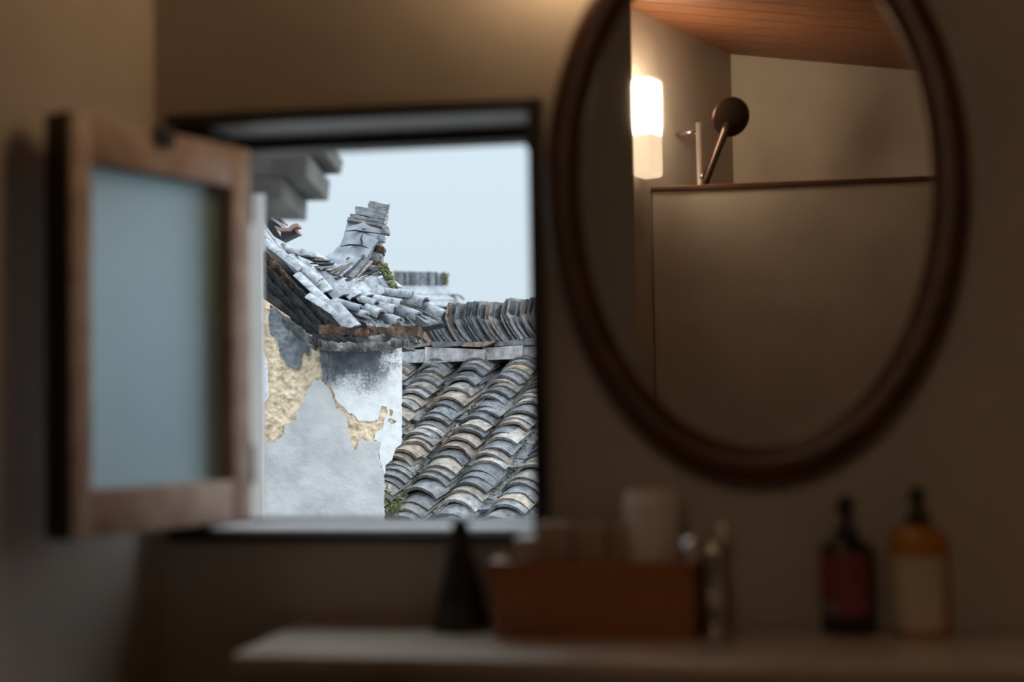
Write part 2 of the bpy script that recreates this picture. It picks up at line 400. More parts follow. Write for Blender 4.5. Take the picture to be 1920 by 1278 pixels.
# open casement: hinge line H, free edge F
Hh = Vector((-.608, -.024, 0)); Ff = Vector((-.718, -.294, 0))
su = (Ff - Hh).normalized(); sn = Vector((-su.y, su.x, 0))
if sn.x < 0: sn = -sn
SL = (Ff - Hh).length; sz0, sz1 = EYE - .139, EYE + .331; ST, RL, TK = .034, .052, .036
mw = Matrix(((su.x, sn.x, 0, Hh.x), (su.y, sn.y, 0, Hh.y), (0, 0, 1, 0), (0, 0, 0, 1)))
stile_v = []
sash = boxes('casement_sash', [(0, ST, -TK, 0, sz0, sz1), (SL - ST * .9, SL, -TK, 0, sz0, sz1)], 'sash_wood', w1, .002, mw)
boxes('rail', [(ST, SL - ST * .9, -TK, 0, sz1 - RL, sz1 - .0005)], 'sash_wood', sash, .0015, mw)
boxes('rail', [(ST, SL - ST * .9, -TK, 0, sz0 + .0005, sz0 + RL)], 'sash_wood', sash, .0015, mw)
n = 46; vs, fs = [], []; gx0, gx1, gz0, gz1 = ST - .004, SL - ST * .9 + .004, sz0 + RL - .004, sz1 - RL + .004
sub = 6
for i in range(n * sub + 1):
    t = i / (n * sub); x = gx0 + (gx1 - gx0) * t; ph = (i % sub) / sub; bulge = .0013 * (ph + .12 * math.sin(math.pi * ph) * ph) if i % sub else 0
    for z in (gz0, gz1): vs.append(mw @ Vector((x, -.019 + bulge, z)))
k = len(vs)
for i in range(n * sub + 1):
    t = i / (n * sub); x = gx0 + (gx1 - gx0) * t
    for z in (gz0, gz1): vs.append(mw @ Vector((x, -.024, z)))
for i in range(n * sub):
    fs += [(2 * i, 2 * i + 2, 2 * i + 3, 2 * i + 1), (k + 2 * i, k + 2 * i + 1, k + 2 * i + 3, k + 2 * i + 2)]
pane = mesh('reeded_pane', vs, fs, 'reeded', sash, False, origin=mw @ Vector((gx0, -.03, gz0)))
pane['label'] = 'pale blue reeded glass pane'
for z in (sz0 + .07, sz1 - .07):
    tube('hinge', [mw @ Vector((-.003, -.004, z - .025)), mw @ Vector((-.003, -.004, z + .025))], .005, 'black', sash, 10)
boxes('edge_strip', [(SL - .001, SL + .004, -TK - .001, -.001, sz0, sz1)], 'dark_wood', sash, .001, mw)
ck = .52 * SL
boxes('stay_bracket', [(ck - .014, ck + .014, 0, .006, sz1 - .018, sz1 + .004)], 'black', sash, .001, mw)

# ------------------------------------------------------------------ oval mirror
mc = atY(1412, 342, MY)
sc_m = (mc - CAM).dot(FW) / FPX
ai, bi = 330 * sc_m * 1.0 / math.cos(YAW) * .985, 500 * sc_m
mo = tag(thing('oval_mirror', (mc.x, 0, mc.z - bi)), 'large oval mirror in a thick reddish-brown wooden frame on the plaster wall', 'mirror')
prof = [(-.004, -.012), (-.002, -.040), (.004, -.047), (.028, -.047), (.036, -.043), (.040, -.036), (.040, -.001), (-.004, -.001)]
vs, fs = [], []; N = 96
for k in range(N):
    a = 2 * math.pi * k / N; nx, nz = math.cos(a) / ai, math.sin(a) / bi; q = math.hypot(nx, nz)
    for o, y in prof: vs.append(Vector((mc.x + ai * math.cos(a) + nx / q * o, y, mc.z + bi * math.sin(a) + nz / q * o)))
m_ = len(prof)
for k in range(N):
    for i in range(m_):
        a, b = k * m_ + i, k * m_ + (i + 1) % m_; c, d = ((k + 1) % N) * m_ + (i + 1) % m_, ((k + 1) % N) * m_ + i
        fs.append((a, b, c, d))
autosmooth(mesh('mirror_frame', vs, fs, 'mirror_wood', mo, origin=mc), 50)
vs = [Vector((mc.x + (ai + .003) * math.cos(2 * math.pi * k / N), y, mc.z + (bi + .003) * math.sin(2 * math.pi * k / N))) for y in (MY, MY + .006) for k in range(N)]
fs = [tuple(range(N)), tuple(range(2 * N - 1, N - 1, -1))] + [(i, (i + 1) % N, N + (i + 1) % N, N + i) for i in range(N)]
mesh('mirror_glass', vs, fs, 'mirror', mo, origin=mc)

# ------------------------------------------------------------------ lamps
def rounded_shade(name, c, wv, nv, w, dpt, hgt, mat, parent, r=.018):
    mwx = Matrix(((wv.x, nv.x, 0, c.x), (wv.y, nv.y, 0, c.y), (0, 0, 1, c.z), (0, 0, 0, 1)))
    return boxes(name, [(-w / 2, w / 2, 0, dpt, -hgt / 2, hgt / 2)], mat, parent, r, mwx, origin=c, seg=4)
def sconce(c, wv, nv, label, hgt=.33, w=.085, mat='opal', name='wall_lamp'):
    t = thing(name, c - Vector((0, 0, hgt / 2)))
    tag(t, label, 'lamp')
    mwx = Matrix(((wv.x, nv.x, 0, c.x), (wv.y, nv.y, 0, c.y), (0, 0, 1, c.z), (0, 0, 0, 1)))
    boxes('back_plate', [(-.03, .03, 0, .014, -hgt * .32, hgt * .32)], 'chrome', t, .003, mwx)
    s = rounded_shade('lamp_shade', c + nv * .012, wv, nv, w, .075, hgt, mat, t)
    s['label'] = 'frosted opal glass shade, lit'
    return t
nA = Vector((.91, .415, 0)).normalized(); wA = Vector((dA.x, dA.y, 0))
def on_side_wall(px, py):           # the mirror's view of the angled wall
    v = D(px, py); v = Vector((v.x, -v.y, v.z)); o = Vector((CAM.x, 2 * MY - CAM.y, CAM.z))
    q = Vector((cA.x, cA.y, 0)); t = (q - o).dot(nA) / v.dot(nA); return o + v * t
lw = on_side_wall(1188, 250)
lz = (on_side_wall(1200, 338).z, on_side_wall(1200, 160).z)
sconce(Vector((lw.x, lw.y, (lz[0] + lz[1]) / 2)), wA, nA, 'lit opal glass wall lamp reflected in the mirror beside the shower', lz[1] - lz[0])
vl = atY(1050, -300, 0)
sconce(Vector((vl.x, 0, vl.z)), Vector((1, 0, 0)), Vector((0, -1, 0)), 'lit opal glass wall lamp on the plaster above the window corner', .3, .085, 'opal_full', 'wall_lamp_offscreen')
# ------------------------------------------------------------------ shower set behind the partition
wz = on_side_wall(1268, 252)
rail = wz + nA * .085
t = tag(thing('shower_set', Vector((rail.x, rail.y, .95))), 'hand shower with a round dark head on a chrome rail, reflected in the mirror', 'shower')
tube('rail', [(rail.x, rail.y, .95), (rail.x, rail.y, wz.z + .03)], .010, 'satin', t)
tube('bracket', [wz - Vector((0, 0, 0)), (rail.x, rail.y, wz.z)], .008, 'chrome', t)
w0 = Vector((wz.x, wz.y, 1.0)); tube('bracket', [w0, (rail.x, rail.y, 1.0)], .008, 'chrome', t)
yh = rail.y + .02
hd = mir(1369, 219, yh); hb = mir(1322, 342, yh - .02)
hx = (hd - hb).normalized()
hnd = tube('handle', [hb - hx * .05, hb, hb + hx * .12, hd - hx * .05, hd - hx * .02], [.012, .013, .014, .016, .02], 'shower_metal', t)
rr = 38 / FPX * ((2 * MY - yh) - CAM.y)
face = Vector((.35, .75, -.35)).normalized()
hdp = lathe('shower_head', [(0, -.018), (rr * .6, -.016), (rr * .95, -.006), (rr, 0), (rr * .98, .008), (rr * .9, .011), (0, .012)], hd, 'shower_metal', hnd, 28, axis=face)
tube('holder', [(rail.x, rail.y, hb.z + .02), hb + Vector((0, 0, .02))], .014, 'chrome', t)

# ------------------------------------------------------------------ vanity counter
CZ = atY(740, 1166, 0).z
kf = atZ(740, 1231, CZ); YFc = kf.y; XL = atZ(452, 1216, CZ).x
van = tag(thing('vanity_counter', ((XL + 1.1) / 2, YFc / 2, 0)), 'glossy stone vanity counter along the plaster wall under the mirror', 'counter')
boxes('countertop', [(XL, 1.099, YFc, -.001, CZ - .018, CZ)], 'counter', van, .006, seg=3)
boxes('apron', [(XL + .012, 1.098, YFc + .006, -.003, CZ - .30, CZ - .0175)], 'vanity', van, .003)
def base(px, py): return atZ(px, py, CZ)
def ppm(p): return (p - CAM).dot(FW) / FPX      # metres per pixel at a point
# rust brown box
bb = base(1114, 1197); s = ppm(bb)
BW, BH, BD = 380 * s, 140 * s, .092
BWx = BW / math.cos(YAW) * .97
x0, x1 = bb.x - BWx / 2, bb.x + BWx / 2; y0, y1 = bb.y, bb.y + BD
y1 = min(y1, -.012)
t = tag(thing('storage_box', (bb.x, (y0 + y1) / 2, CZ)), 'rust-brown open storage box on the counter holding small cartons', 'box')
tp = .008
def taper_panel(name, a, b, inset_y, wid):
    pass
def tbox(x0, x1, y0, y1, z0, z1, g):
    return [Vector(v) for v in ((x0, y0, z0), (x1, y0, z0), (x1, y1, z0), (x0, y1, z0), (x0 - g, y0 - g, z1), (x1 + g, y0 - g, z1), (x1 + g, y1 + g, z1), (x0 - g, y1 + g, z1))]
zb, zt = CZ, CZ + BH; wl_ = .008
bo = tbox(x0, x1, y0, y1, zb, zt, .003); bi_ = tbox(x0 + wl_, x1 - wl_, y0 + wl_, y1 - wl_, zb + wl_, zt, .003)
vs = bo + bi_
fs = [(0, 3, 2, 1), (0, 1, 5, 4), (1, 2, 6, 5), (2, 3, 7, 6), (3, 0, 4, 7), (8, 9, 10, 11), (8, 12, 13, 9), (9, 13, 14, 10), (10, 14, 15, 11), (11, 15, 12, 8), (4, 5, 13, 12), (5, 6, 14, 13), (6, 7, 15, 14), (7, 4, 12, 15)]
mesh('box_body', vs, fs, 'leather', t, origin=(bb.x, y0, zb))
boxes('rim', [(x0 - .006, x1 + .006, y0 - .006, y0 + .005, zt - .012, zt + .002), (x0 - .006, x1 + .006, y1 - .005, y1 + .006, zt - .012, zt + .002), (x0 - .006, x0 + .005, y0 + .005, y1 - .005, zt - .012, zt + .002), (x1 - .005, x1 + .006, y0 + .005, y1 - .005, zt - .012, zt + .002)], 'leather', t)
# cartons standing in it
yc0, yc1 = y0 + .014, y1 - .014
for (pa, pb, top, mt, lab, dz) in ((962, 1002, 1012, 'pale_card', 'pale grey small carton at the end of the rust-brown box beside the black cone', .004),
                               (1004, 1072, 986, 'kraft', 'kraft card carton in the rust-brown box beside the pale carton', 0),
                               (1076, 1140, 986, 'kraft', 'kraft card carton in the middle of the rust-brown box', .002),
                               (1144, 1176, 990, 'kraft', 'narrow kraft carton in the rust-brown box touching the white cup', .006)):
    a, b = atY(pa, 1050, yc0), atY(pb, 1050, yc0); zt2 = atY(pa, top, yc0).z
    c = tag(boxes('carton', [(a.x, b.x, yc0 + dz, yc1, CZ + wl_ + .0008, zt2)], mt, None, .0015), lab, 'carton', 'cartons in the storage box')
    boxes('lid_flap', [(a.x + .0006, b.x - .0006, yc0 + dz + .0008, yc1 - .0008, zt2 - .0005, zt2 + .0016)], mt, c)
# white cup upside on the box contents
ca, cb = atY(1184, 1040, y0 + .04), atY(1304, 1040, y0 + .04); cr = (cb.x - ca.x) / 2 * .97
ccx = (ca.x + cb.x) / 2; czt = atY(1247, 926, y0 + .03).z; czb = CZ + wl_ + .0008
cup = tag(thing('white_cup', (ccx, y0 + .05, czb)), 'white ceramic cup standing in the rust-brown box beside the tap', 'cup')
cr = min(cr, (y1 - y0) / 2 - wl_ - .003); ccx = min(ccx, x1 - wl_ - cr - .004)
cc = (ccx, (y0 + y1) / 2, czb); hc = czt - czb
cr = min(cr, (y1 - y0) / 2 - wl_ - .001)
crr = min((cb.x - ca.x) / 2 * .97, cr)
lathe('cup_body', [(cr * .9, 0), (cr * .95, .004), (crr * .98, hc * .62), (crr, hc * .9), (crr * .995, hc * .97), (crr * .93, hc), (crr * .90, hc * .99), (crr * .86, hc * .95), (crr * .84, hc * .4), (cr * .6, .012), (0, .010)], cc, 'white_ceramic', cup)
lathe('cup_lid', [(0, hc + .004), (crr * .8, hc + .004), (crr * .95, hc + .001), (crr * .93, hc - .004), (0, hc - .004)], cc, 'white_ceramic', cup)
# black cone
kb = base(879, 1168); kb.y = min(kb.y, -.05); s = ppm(kb)
hk = (1170 - 966) * s; rk = 54 * s
t = tag(thing('cone_vessel', kb), 'tall matt black cone-shaped vase on the counter in front of the window', 'vase')
lathe('vase_body', [(rk * .9, 0), (rk, .004), (rk * .66, hk * .42), (rk * .40, hk * .74), (rk * .30, hk * .93), (rk * .3, hk), (rk * .2, hk), (rk * .18, hk * .8), (0, hk * .78)], kb, 'black', t)
lathe('foot_ring', [(rk * .86, -.0005), (rk * 1.02, 0), (rk * 1.03, .006), (rk * .9, .007)], kb, 'black', t)
# tap
fb = base(1340, 1193); s = ppm(fb)
t = tag(thing('basin_tap', fb), 'chrome single-lever tap on the counter beside the rust-brown box', 'tap')
rb = 25 * s
lathe('tap_base', [(rb * 1.3, 0), (rb * 1.3, .006), (rb * 1.05, .010), (0, .010)], fb, 'chrome', t)
hb_ = (1190 - 1062) * s
lathe('tap_body', [(rb, .006), (rb, hb_ * .9), (rb * .9, hb_), (0, hb_ + .002)], fb, 'chrome', t)
tip = P(1296, 1032, (fb - CAM).dot(FW) - .075)
sp0 = fb + Vector((0, 0, hb_ * .86))
tube('spout', [sp0, sp0.lerp(tip, .3) + Vector((0, 0, .008)), sp0.lerp(tip, .75) + Vector((0, 0, .012)), tip + Vector((0, 0, .006)), tip - Vector((0, 0, .012))], [rb * .7, rb * .65, rb * .6, rb * .6, rb * .58], 'chrome', t)
lt = fb + Vector((0, 0, hb_ + .002))
lv = P(1356, 985, (fb - CAM).dot(FW) + .01)
lh = lathe('lever_hub', [(rb * .85, 0), (rb * .85, .02), (rb * .6, .026), (0, .027)], lt, 'chrome', t)
tube('lever', [lt + Vector((0, 0, .018)), lt.lerp(lv, .6) + Vector((.002, 0, .006)), lv], [.007, .006, .007], 'chrome', lh, 12)
# pump bottles
def bottle(px, py, half, sh_px, neck_px, top_px, glass, lab_mat, lab_z, label, tagcol=None):
    b = base(px, py); s = ppm(b); r = half * s; hs = (py - sh_px) * s; hn = (py - neck_px) * s; ht = (py - top_px) * s
    b.y = min(b.y, -r - .012)
    t = tag(thing('pump_bottle', b), label, 'bottle', 'pump bottles on the counter')
    lathe('bottle_body', [(0, 0), (r * .92, 0), (r, .004), (r, hs * .88), (r * .93, hs * .95), (r * .62, hs), (r * .36, hs + .004), (r * .34, hn), (0, hn)], b, glass, t)
    ma = math.radians(250)
    lb = lathe('label', [(r + .0006, hs * lab_z[0]), (r + .0006, hs * lab_z[1])], b, lab_mat, t, 24, arc=(ma - 1.15, ma + 1.15))
    if tagcol: lathe('label_band', [(r + .001, hs * (lab_z[0] + .0)), (r + .001, hs * (lab_z[0] + .13))], b, tagcol, lb, 10, arc=(ma - 1.15, ma - .1))
    cw = r * .44
    pc = lathe('pump_collar', [(cw, hn - .012), (cw, hn + .006), (cw * .8, hn + .009), (cw * .34, hn + .010), (cw * .32, ht - .012), (0, ht - .012)], b, 'black', t, 20)
    p = b + Vector((0, 0, ht - .008))
    hd_ = tube('pump_head', [p - Vector((.0, -.012, 0)), p, p + Vector((-.008, -.022, -.002)), p + Vector((-.010, -.028, -.007))], [.0085, .009, .005, .004], 'black', pc, 12)
bottle(1590, 1181, 50, 1012, 1000, 930, 'purple_glass', 'plum_label', (.22, .88), 'dark plum glass pump bottle with a purple label on the counter', 'lilac_label')
bottle(1725, 1183, 53, 986, 976, 912, 'amber_glass', 'cream_label', (.06, .74), 'amber glass pump bottle with a wide cream label on the counter')

# ================================================================== OUTSIDE
# ------------------------------------------------------------------ barrel tile mesh
def tile_data(name, L, w0, w1, sag, th, seg=6, mat='tile', ragged=0, seed=0):
    # local: y runs down the slope 0..L, x across, z out; w0 upper width, w1 lower width
    rg = random.Random(seed); vs, fs = [], []
    for sdx, off in ((0, 0), (1, -th)):
        for y, w in ((0, w0), (L, w1)):
            rad = (w * w / 4 + sag * sag) / (2 * sag); half = math.asin(min(1, w / 2 / rad)) if sag <= w / 2 else math.pi / 2
            for k in range(seg + 1):
                a = -half + 2 * half * k / seg
                jit = rg.uniform(-ragged, ragged) if (y == L) else 0
                if sdx == 1 and y == L: jit = js[k]
                if y == L and sdx == 0:
                    if k == 0: js = []
                    js.append(jit)
                vs.append(((rad + off) * math.sin(a), y + jit, (rad + off) * math.cos(a) - rad + sag))
    n = seg + 1
    for k in range(seg):
        fs += [(k, k + 1, n + k + 1, n + k), (2 * n + k + 1, 2 * n + k, 3 * n + k, 3 * n + k + 1), (k + 1, k, 2 * n + k, 2 * n + k + 1), (n + k, n + k + 1, 3 * n + k + 1, 3 * n + k)]
    fs += [(0, n, 3 * n, 2 * n), (n - 1, 3 * n - 1, 4 * n - 1, 2 * n - 1)]
    me = bpy.data.meshes.new(name); me.from_pydata(vs, [], fs)
    bm = bmesh.new(); bm.from_mesh(me); bmesh.ops.recalc_face_normals(bm, faces=bm.faces)
    for f in bm.faces: f.smooth = True
    for e in bm.edges: e.smooth = not (len(e.link_faces) == 2 and e.calc_face_angle(0) > math.radians(45))
    bm.to_mesh(me); bm.free(); me.materials.append(M[mat])
    return me
def put(name, me, org, x, y, z, parent):
    o = bpy.data.objects.new(name, me); COL.objects.link(o)
    mw = Matrix(((x.x, y.x, z.x, org.x), (x.y, y.y, z.y, org.y), (x.z, y.z, z.z, org.z), (0, 0, 0, 1)))
    o.parent = parent; o.matrix_parent_inverse = Matrix.Translation(parent.location).inverted(); o.matrix_world = mw
    o.matrix_basis = mw
    return o
def rotm(v, ax, a): return Matrix.Rotation(a, 3, ax) @ v

# ------------------------------------------------------------------ lower tiled roof
RA, RTt = math.radians(28), math.radians(32)
rr_ = R0 * math.cos(RA) - FH * math.sin(RA)
sh = R0 * math.sin(RA) + FH * math.cos(RA)
ss = sh * math.cos(RTt) + Vector((0, 0, math.sin(RTt)))
nn_ = rr_.cross(ss).normalized()
RO = P(907, 690, 6.6)
roof = tag(thing('tiled_roof', RO - ss * 1.6), 'lower roof of grey curved clay tiles with a ridge of leaning tiles', 'roof')
cov = [tile_data('cover_tile', .17, .165, .174, .043, .012, 8, 'tile', rg, i) for i, rg in enumerate((.001, .002, .006, .001, .003))]
chn = [tile_data('channel_tile', .18, .19, .18, .03, .012, 5, 'tile', rg, i + 9) for i, rg in enumerate((.004, .008))]
SPC = .216
# bed under the tiles
c0 = RO - nn_ * .05
vs = [c0 - rr_ * 1.3 + ss * .25, c0 + rr_ * .9 + ss * .25, c0 + rr_ * .9 - ss * 1.9, c0 - rr_ * 1.3 - ss * 1.9]
vs = vs + [v - nn_ * .12 for v in vs]
mesh('roof_bed', vs, BF, 'deck', roof, origin=c0)
yv = -ss
moss_v, moss_f = [], []
ICO = []
bm = bmesh.new(); bmesh.ops.create_icosphere(bm, subdivisions=1, radius=1); ICO_V = [v.co.copy() for v in bm.verts]; ICO_F = [tuple(v.index for v in f.verts) for f in bm.faces]; bm.free()
def lump(V, Fc, c, r, rg, sq=(1, 1, 1)):
    k = len(V)
    for v in ICO_V:
        q = v * r * rg.uniform(.7, 1.25); V.append(c + Vector((q.x * sq[0], q.y * sq[1], q.z * sq[2])))
    Fc += [tuple(i + k for i in f) for f in ICO_F]
for c in range(-3, 4):
    rg = random.Random(100 + c)
    off = c * SPC + rg.uniform(-.012, .012)
    y = -.03 + rg.uniform(0, .02); wander = 0
    while y < 1.75:
        wander += rg.uniform(-.006, .006); wander *= .9
        org = RO + rr_ * (off + wander + rg.uniform(-.004, .004)) - ss * y + nn_ * rg.uniform(-.004, .008)
        rz, rx, ry = rg.gauss(0, .05), .25 + rg.gauss(0, .04), rg.gauss(0, .06)
        yy = rotm(yv, nn_, rz); zz = nn_.copy(); xx = yy.cross(zz).normalized()
        yy = rotm(yy, xx, rx).normalized(); zz = xx.cross(yy).normalized()
        xx = rotm(xx, yy, ry); zz = xx.cross(yy).normalized()
        put('cover_tile', cov[rg.choice((0, 0, 1, 2, 3, 3, 4))], org - yy * .10 + nn_ * .012, xx, yy, zz, roof)
        y += rg.choice((.036, .040, .044, .049, .055, .075))
    # channel between this column and the next
    offc = off + SPC / 2; y = -.02
    while y < 1.7:
        org = RO + rr_ * (offc + rg.uniform(-.01, .01)) - ss * y + nn_ * rg.uniform(.0, .012)
        yy = rotm(yv, nn_, rg.gauss(0, .08)); zz = -nn_; xx = yy.cross(zz).normalized()
        yy = rotm(yy, xx, -.08 + rg.gauss(0, .04)).normalized(); zz = xx.cross(yy).normalized()
        put('channel_tile', rg.choice(chn), org, xx, yy, zz, roof)
        if rg.random() < .75:
            for _ in range(rg.randint(8, 22)):
                lump(moss_v, moss_f, org - ss * rg.uniform(0, .1) + rr_ * rg.uniform(-.035, .035) + nn_ * rg.uniform(-.01, .012), rg.uniform(.0025, .0065), rg)
        y += rg.choice((.07, .09, .12))
mo_ = mesh('moss_tuft', moss_v, moss_f, 'moss', roof, origin=RO); mo_['kind'] = 'stuff'
# slab courses over the tile heads
def edge_slab(name, p0, p1, h, mat, dep=.16, tilt=0, th=None):
    # slab lying along the ridge from pixel p0 to p1 on the plane of the ridge foot, face height h px
    pass
def ridge_pt(px, py, push=0):
    # intersect pixel ray with the vertical plane through the ridge foot
    q = RO - ss * .02 - sh * push; v = D(px, py); t = (q - CAM).dot(sh) / v.dot(sh); return CAM + v * t
def slab(name, quad, mat, dep, push=0):
    f = [ridge_pt(x, y, push) for x, y in quad]; g = [v + sh * dep for v in f]
    return mesh(name, f + g, [(0, 1, 2, 3), (7, 6, 5, 4), (0, 4, 5, 1), (1, 5, 6, 2), (2, 6, 7, 3), (3, 7, 4, 0)], mat, roof, origin=sum(f, Vector()) / 4)
for q, mt, pu in ((((744, 658), (796, 654), (794, 679), (744, 681)), 'slab', .02), (((797, 650), (910, 655), (908, 675), (795, 680)), 'slab', .045),
                  (((905, 652), (981, 647), (977, 672), (904, 675)), 'slab', .03), (((979, 650), (1040, 646), (1040, 668), (977, 671)), 'slab', .015)):
    slab('eave_slab', q, mt, .22, pu)
for q, pu in ((((750, 650), (806, 642), (806, 647), (750, 656)), .03), (((806, 640), (868, 640), (866, 648), (812, 651)), .05), (((868, 642), (930, 639), (905, 650), (866, 649)), .055),
              (((930, 641), (985, 634), (985, 646), (926, 649)), .03), (((984, 634), (1045, 631), (1045, 645), (984, 647)), .04)):
    slab('thin_tile', q, 'tile_ridge', .2, pu)
# ridge of curved tiles standing on edge and leaning
def ridge_tile(i, hgt, bow, th, dep, seg=4):
    vs, fs = [], []
    for k in range(seg + 1):
        t = k / seg; z = hgt * t; x = -bow * .5 * math.sin(math.pi * min(1, t / .76)) * .5 + (max(0, t - .75) * hgt * (.6 + bow * 14))
        for dx, y in ((0, 0), (th, 0), (th, dep), (0, dep)): vs.append((x + dx, y, z))
    for k in range(seg):
        for j in range(4): fs.append((k * 4 + j, k * 4 + (j + 1) % 4, k * 4 + 4 + (j + 1) % 4, k * 4 + 4 + j))
    fs += [(3, 2, 1, 0), tuple(seg * 4 + j for j in range(4))]
    me = bpy.data.meshes.new('ridge_tile'); me.from_pydata(vs, [], fs)
    bm = bmesh.new(); bm.from_mesh(me); bmesh.ops.recalc_face_normals(bm, faces=bm.faces); bm.to_mesh(me); bm.free()
    me.materials.append(M['tile_ridge']); return me
rts = [ridge_tile(i, hgt, bow, .009, .17) for i, (hgt, bow) in enumerate(((.185, .030), (.175, .036), (.195, .026), (.18, .04)))]
rg = random.Random(5)
a, b = ridge_pt(775, 650), ridge_pt(1075, 634)
ln = (b - a).length; dr_ = (b - a).normalized(); pos = 0
while pos < ln:
    lean = math.radians(rg.uniform(29, 38)); zz = Vector((0, 0, 1)) * math.cos(lean) - dr_ * math.sin(lean)
    yy = (sh + dr_ * rg.uniform(-.06, .06)).normalized(); yy = (yy - zz * yy.dot(zz)).normalized(); xx = yy.cross(zz).normalized()
    put('ridge_tile', rg.choice(rts), a + dr_ * pos - sh * rg.uniform(.0, .035) + Vector((0, 0, rg.uniform(-.004, .006))), xx, yy, zz, roof)
    pos += rg.uniform(.0125, .019)
boxes('ridge_core', [(0, ln + .2, .04, .3, -.05, .10)], 'deck', roof, 0, Matrix(((dr_.x, sh.x, 0, a.x), (dr_.y, sh.y, 0, a.y), (dr_.z, 0, 1, a.z), (0, 0, 0, 1))))

# ------------------------------------------------------------------ weathered gable end (tower)
def dw(px):
    x = (px - 612) / 24                                     # worn, rounded corner
    return 5.235 + 24 * (.00040 * math.log1p(math.exp(x)) + .00030 * math.log1p(math.exp(-x)))
gb = P(612, 985, 5.4)
gable = tag(thing('gable_end', Vector((gb.x, gb.y, gb.z - .4))), 'weathered gable end with peeling plaster under a small upturned tile cap', 'building')
def C1(x, y): return 470 + x / 3.995, 340 + y / 3.995
def C4(x, y): return 470 + x / 3.043, 560 + y / 3.043
def C7(x, y): return 600 + x / 7.1, 500 + y / 7.1
def C6(x, y): return 480 + x / 6.39, 360 + y / 6.39
# core
fp = [(470, dw(470)), (612, dw(612)), (747, dw(747))]
vs = []
for py in (1300, 560):
    for px, d in fp: vs.append(P(px, py, d + .012))
    vs += [P(747, py, dw(747) + .012) + FH * .5 + R0 * .25, P(470, py, dw(470) + .012) + FH * .8]
fs = [(0, 1, 6, 5), (1, 2, 7, 6), (2, 3, 8, 7), (3, 4, 9, 8), (4, 0, 5, 9), (4, 3, 2, 1, 0), (5, 6, 7, 8, 9)]
# lower right corner of the core is worn back to x=722
vsl = []
def core(name, y0, y1, xr):
    v = []
    for py in (y0, y1):
        q = py if isinstance(py, tuple) else (py,) * 3
        for px, yy_ in zip(xr, q): v.append(P(px, yy_, dw(px) + .012))
        v += [P(xr[2], q[2], dw(xr[2]) + .012) + FH * .35 - R0 * .10, P(470, q[0], dw(470) + .012) + FH * .6]
    return mesh(name, v, fs, 'mud', gable, origin=P(612, y0, 5.4))
core('wall_core', 1500, 850, (470, 612, 717))
core('wall_core', 850, (545, 640, 640), (470, 612, 740))
def inside(p, poly):
    x, y = p; r = False; j = len(poly) - 1
    for i in range(len(poly)):
        xi, yi = poly[i]; xj, yj = poly[j]
        if (yi > y) != (yj > y) and x < (xj - xi) * (y - yi) / (yj - yi) + xi: r = not r
        j = i
    return r
def layer(name, poly, off, amp, mat, step=2.0, jag=2.2, holes=(), origin=None, sc=.05, back=.012, bumps=None):
    xs = [p[0] for p in poly]; ys = [p[1] for p in poly]
    x0, x1, y0, y1 = min(xs) - 4, max(xs) + 4, min(ys) - 4, max(ys) + 4
    nx, ny = int((x1 - x0) / step) + 1, int((y1 - y0) / step) + 1
    cells = set()
    for i in range(nx):
        for j in range(ny):
            px, py = x0 + (i + .5) * step, y0 + (j + .5) * step
            q = noise.noise_vector(Vector((px * .11, py * .11, off * 90))) * jag + noise.noise_vector(Vector((px * .33, py * .33, 4))) * jag * .6
            p = (px + q.x, py + q.y)
            if inside(p, poly) and not any(inside(p, h_) for h_ in holes): cells.add((i, j))
    vid, vs, fs = {}, [], []
    def V(i, j, b):
        k = (i, j, b)
        if k not in vid:
            px, py = x0 + i * step, y0 + j * step
            if b: d = dw(px) + back
            else: d = dw(px) - off - amp * (noise.fractal(Vector((px * sc, py * sc, off * 50)), 1.0, 2.0, 4))
            vid[k] = len(vs); vs.append(P(px, py, d))
        return vid[k]
    for i, j in cells:
        fs.append((V(i, j, 0), V(i, j + 1, 0), V(i + 1, j + 1, 0), V(i + 1, j, 0)))
        for (di, dj), (p, q) in (((-1, 0), ((i, j), (i, j + 1))), ((1, 0), ((i + 1, j + 1), (i + 1, j))), ((0, -1), ((i + 1, j), (i, j))), ((0, 1), ((i, j + 1), (i + 1, j + 1)))):
            if (i + di, j + dj) not in cells:
                fs.append((V(*p, 0), V(*p, 1), V(*q, 1), V(*q, 0)))
    o = mesh(name, vs, fs, mat, gable, False, origin=origin or P(sum(xs) / len(xs), sum(ys) / len(ys), 5.4))
    return autosmooth(o, 50)
layer('mud_face', [(474, 560), (520, 585), (600, 640), (738, 640), (738, 832), (716, 850), (716, 1150), (474, 1150)], .004, .006, 'mud', 1.6, .3, sc=.12)
cem = [C4(*p) for p in ((20, 1780), (20, 812), (65, 810), (130, 815), (180, 790), (195, 720), (260, 690), (265, 640), (300, 600), (320, 520), (360, 465), (400, 460), (440, 500), (470, 570), (490, 620), (540, 660), (555, 720), (565, 780), (600, 860), (620, 800), (690, 810), (720, 805), (740, 830), (730, 880), (745, 960), (764, 1010), (758, 1780))]
layer('cement_render', cem, .016, .0014, 'cement', 1.3, 2.4, sc=.06)
wht = [C4(*p) for p in ((425, 270), (864, 270), (862, 830), (830, 850), (805, 920), (770, 945), (764, 1005), (745, 950), (730, 880), (742, 820), (705, 800), (715, 760), (755, 740), (760, 690), (720, 690), (700, 698), (620, 698), (590, 660), (560, 650), (510, 600), (480, 570), (470, 520), (445, 480), (430, 400))]
hl = [[C4(*p) for p in h_] for h_ in (((728, 690), (745, 610), (775, 612), (782, 650), (765, 690)), ((790, 665), (793, 628), (815, 640), (808, 668)), ((782, 690), (800, 682), (834, 700), (800, 718)))]
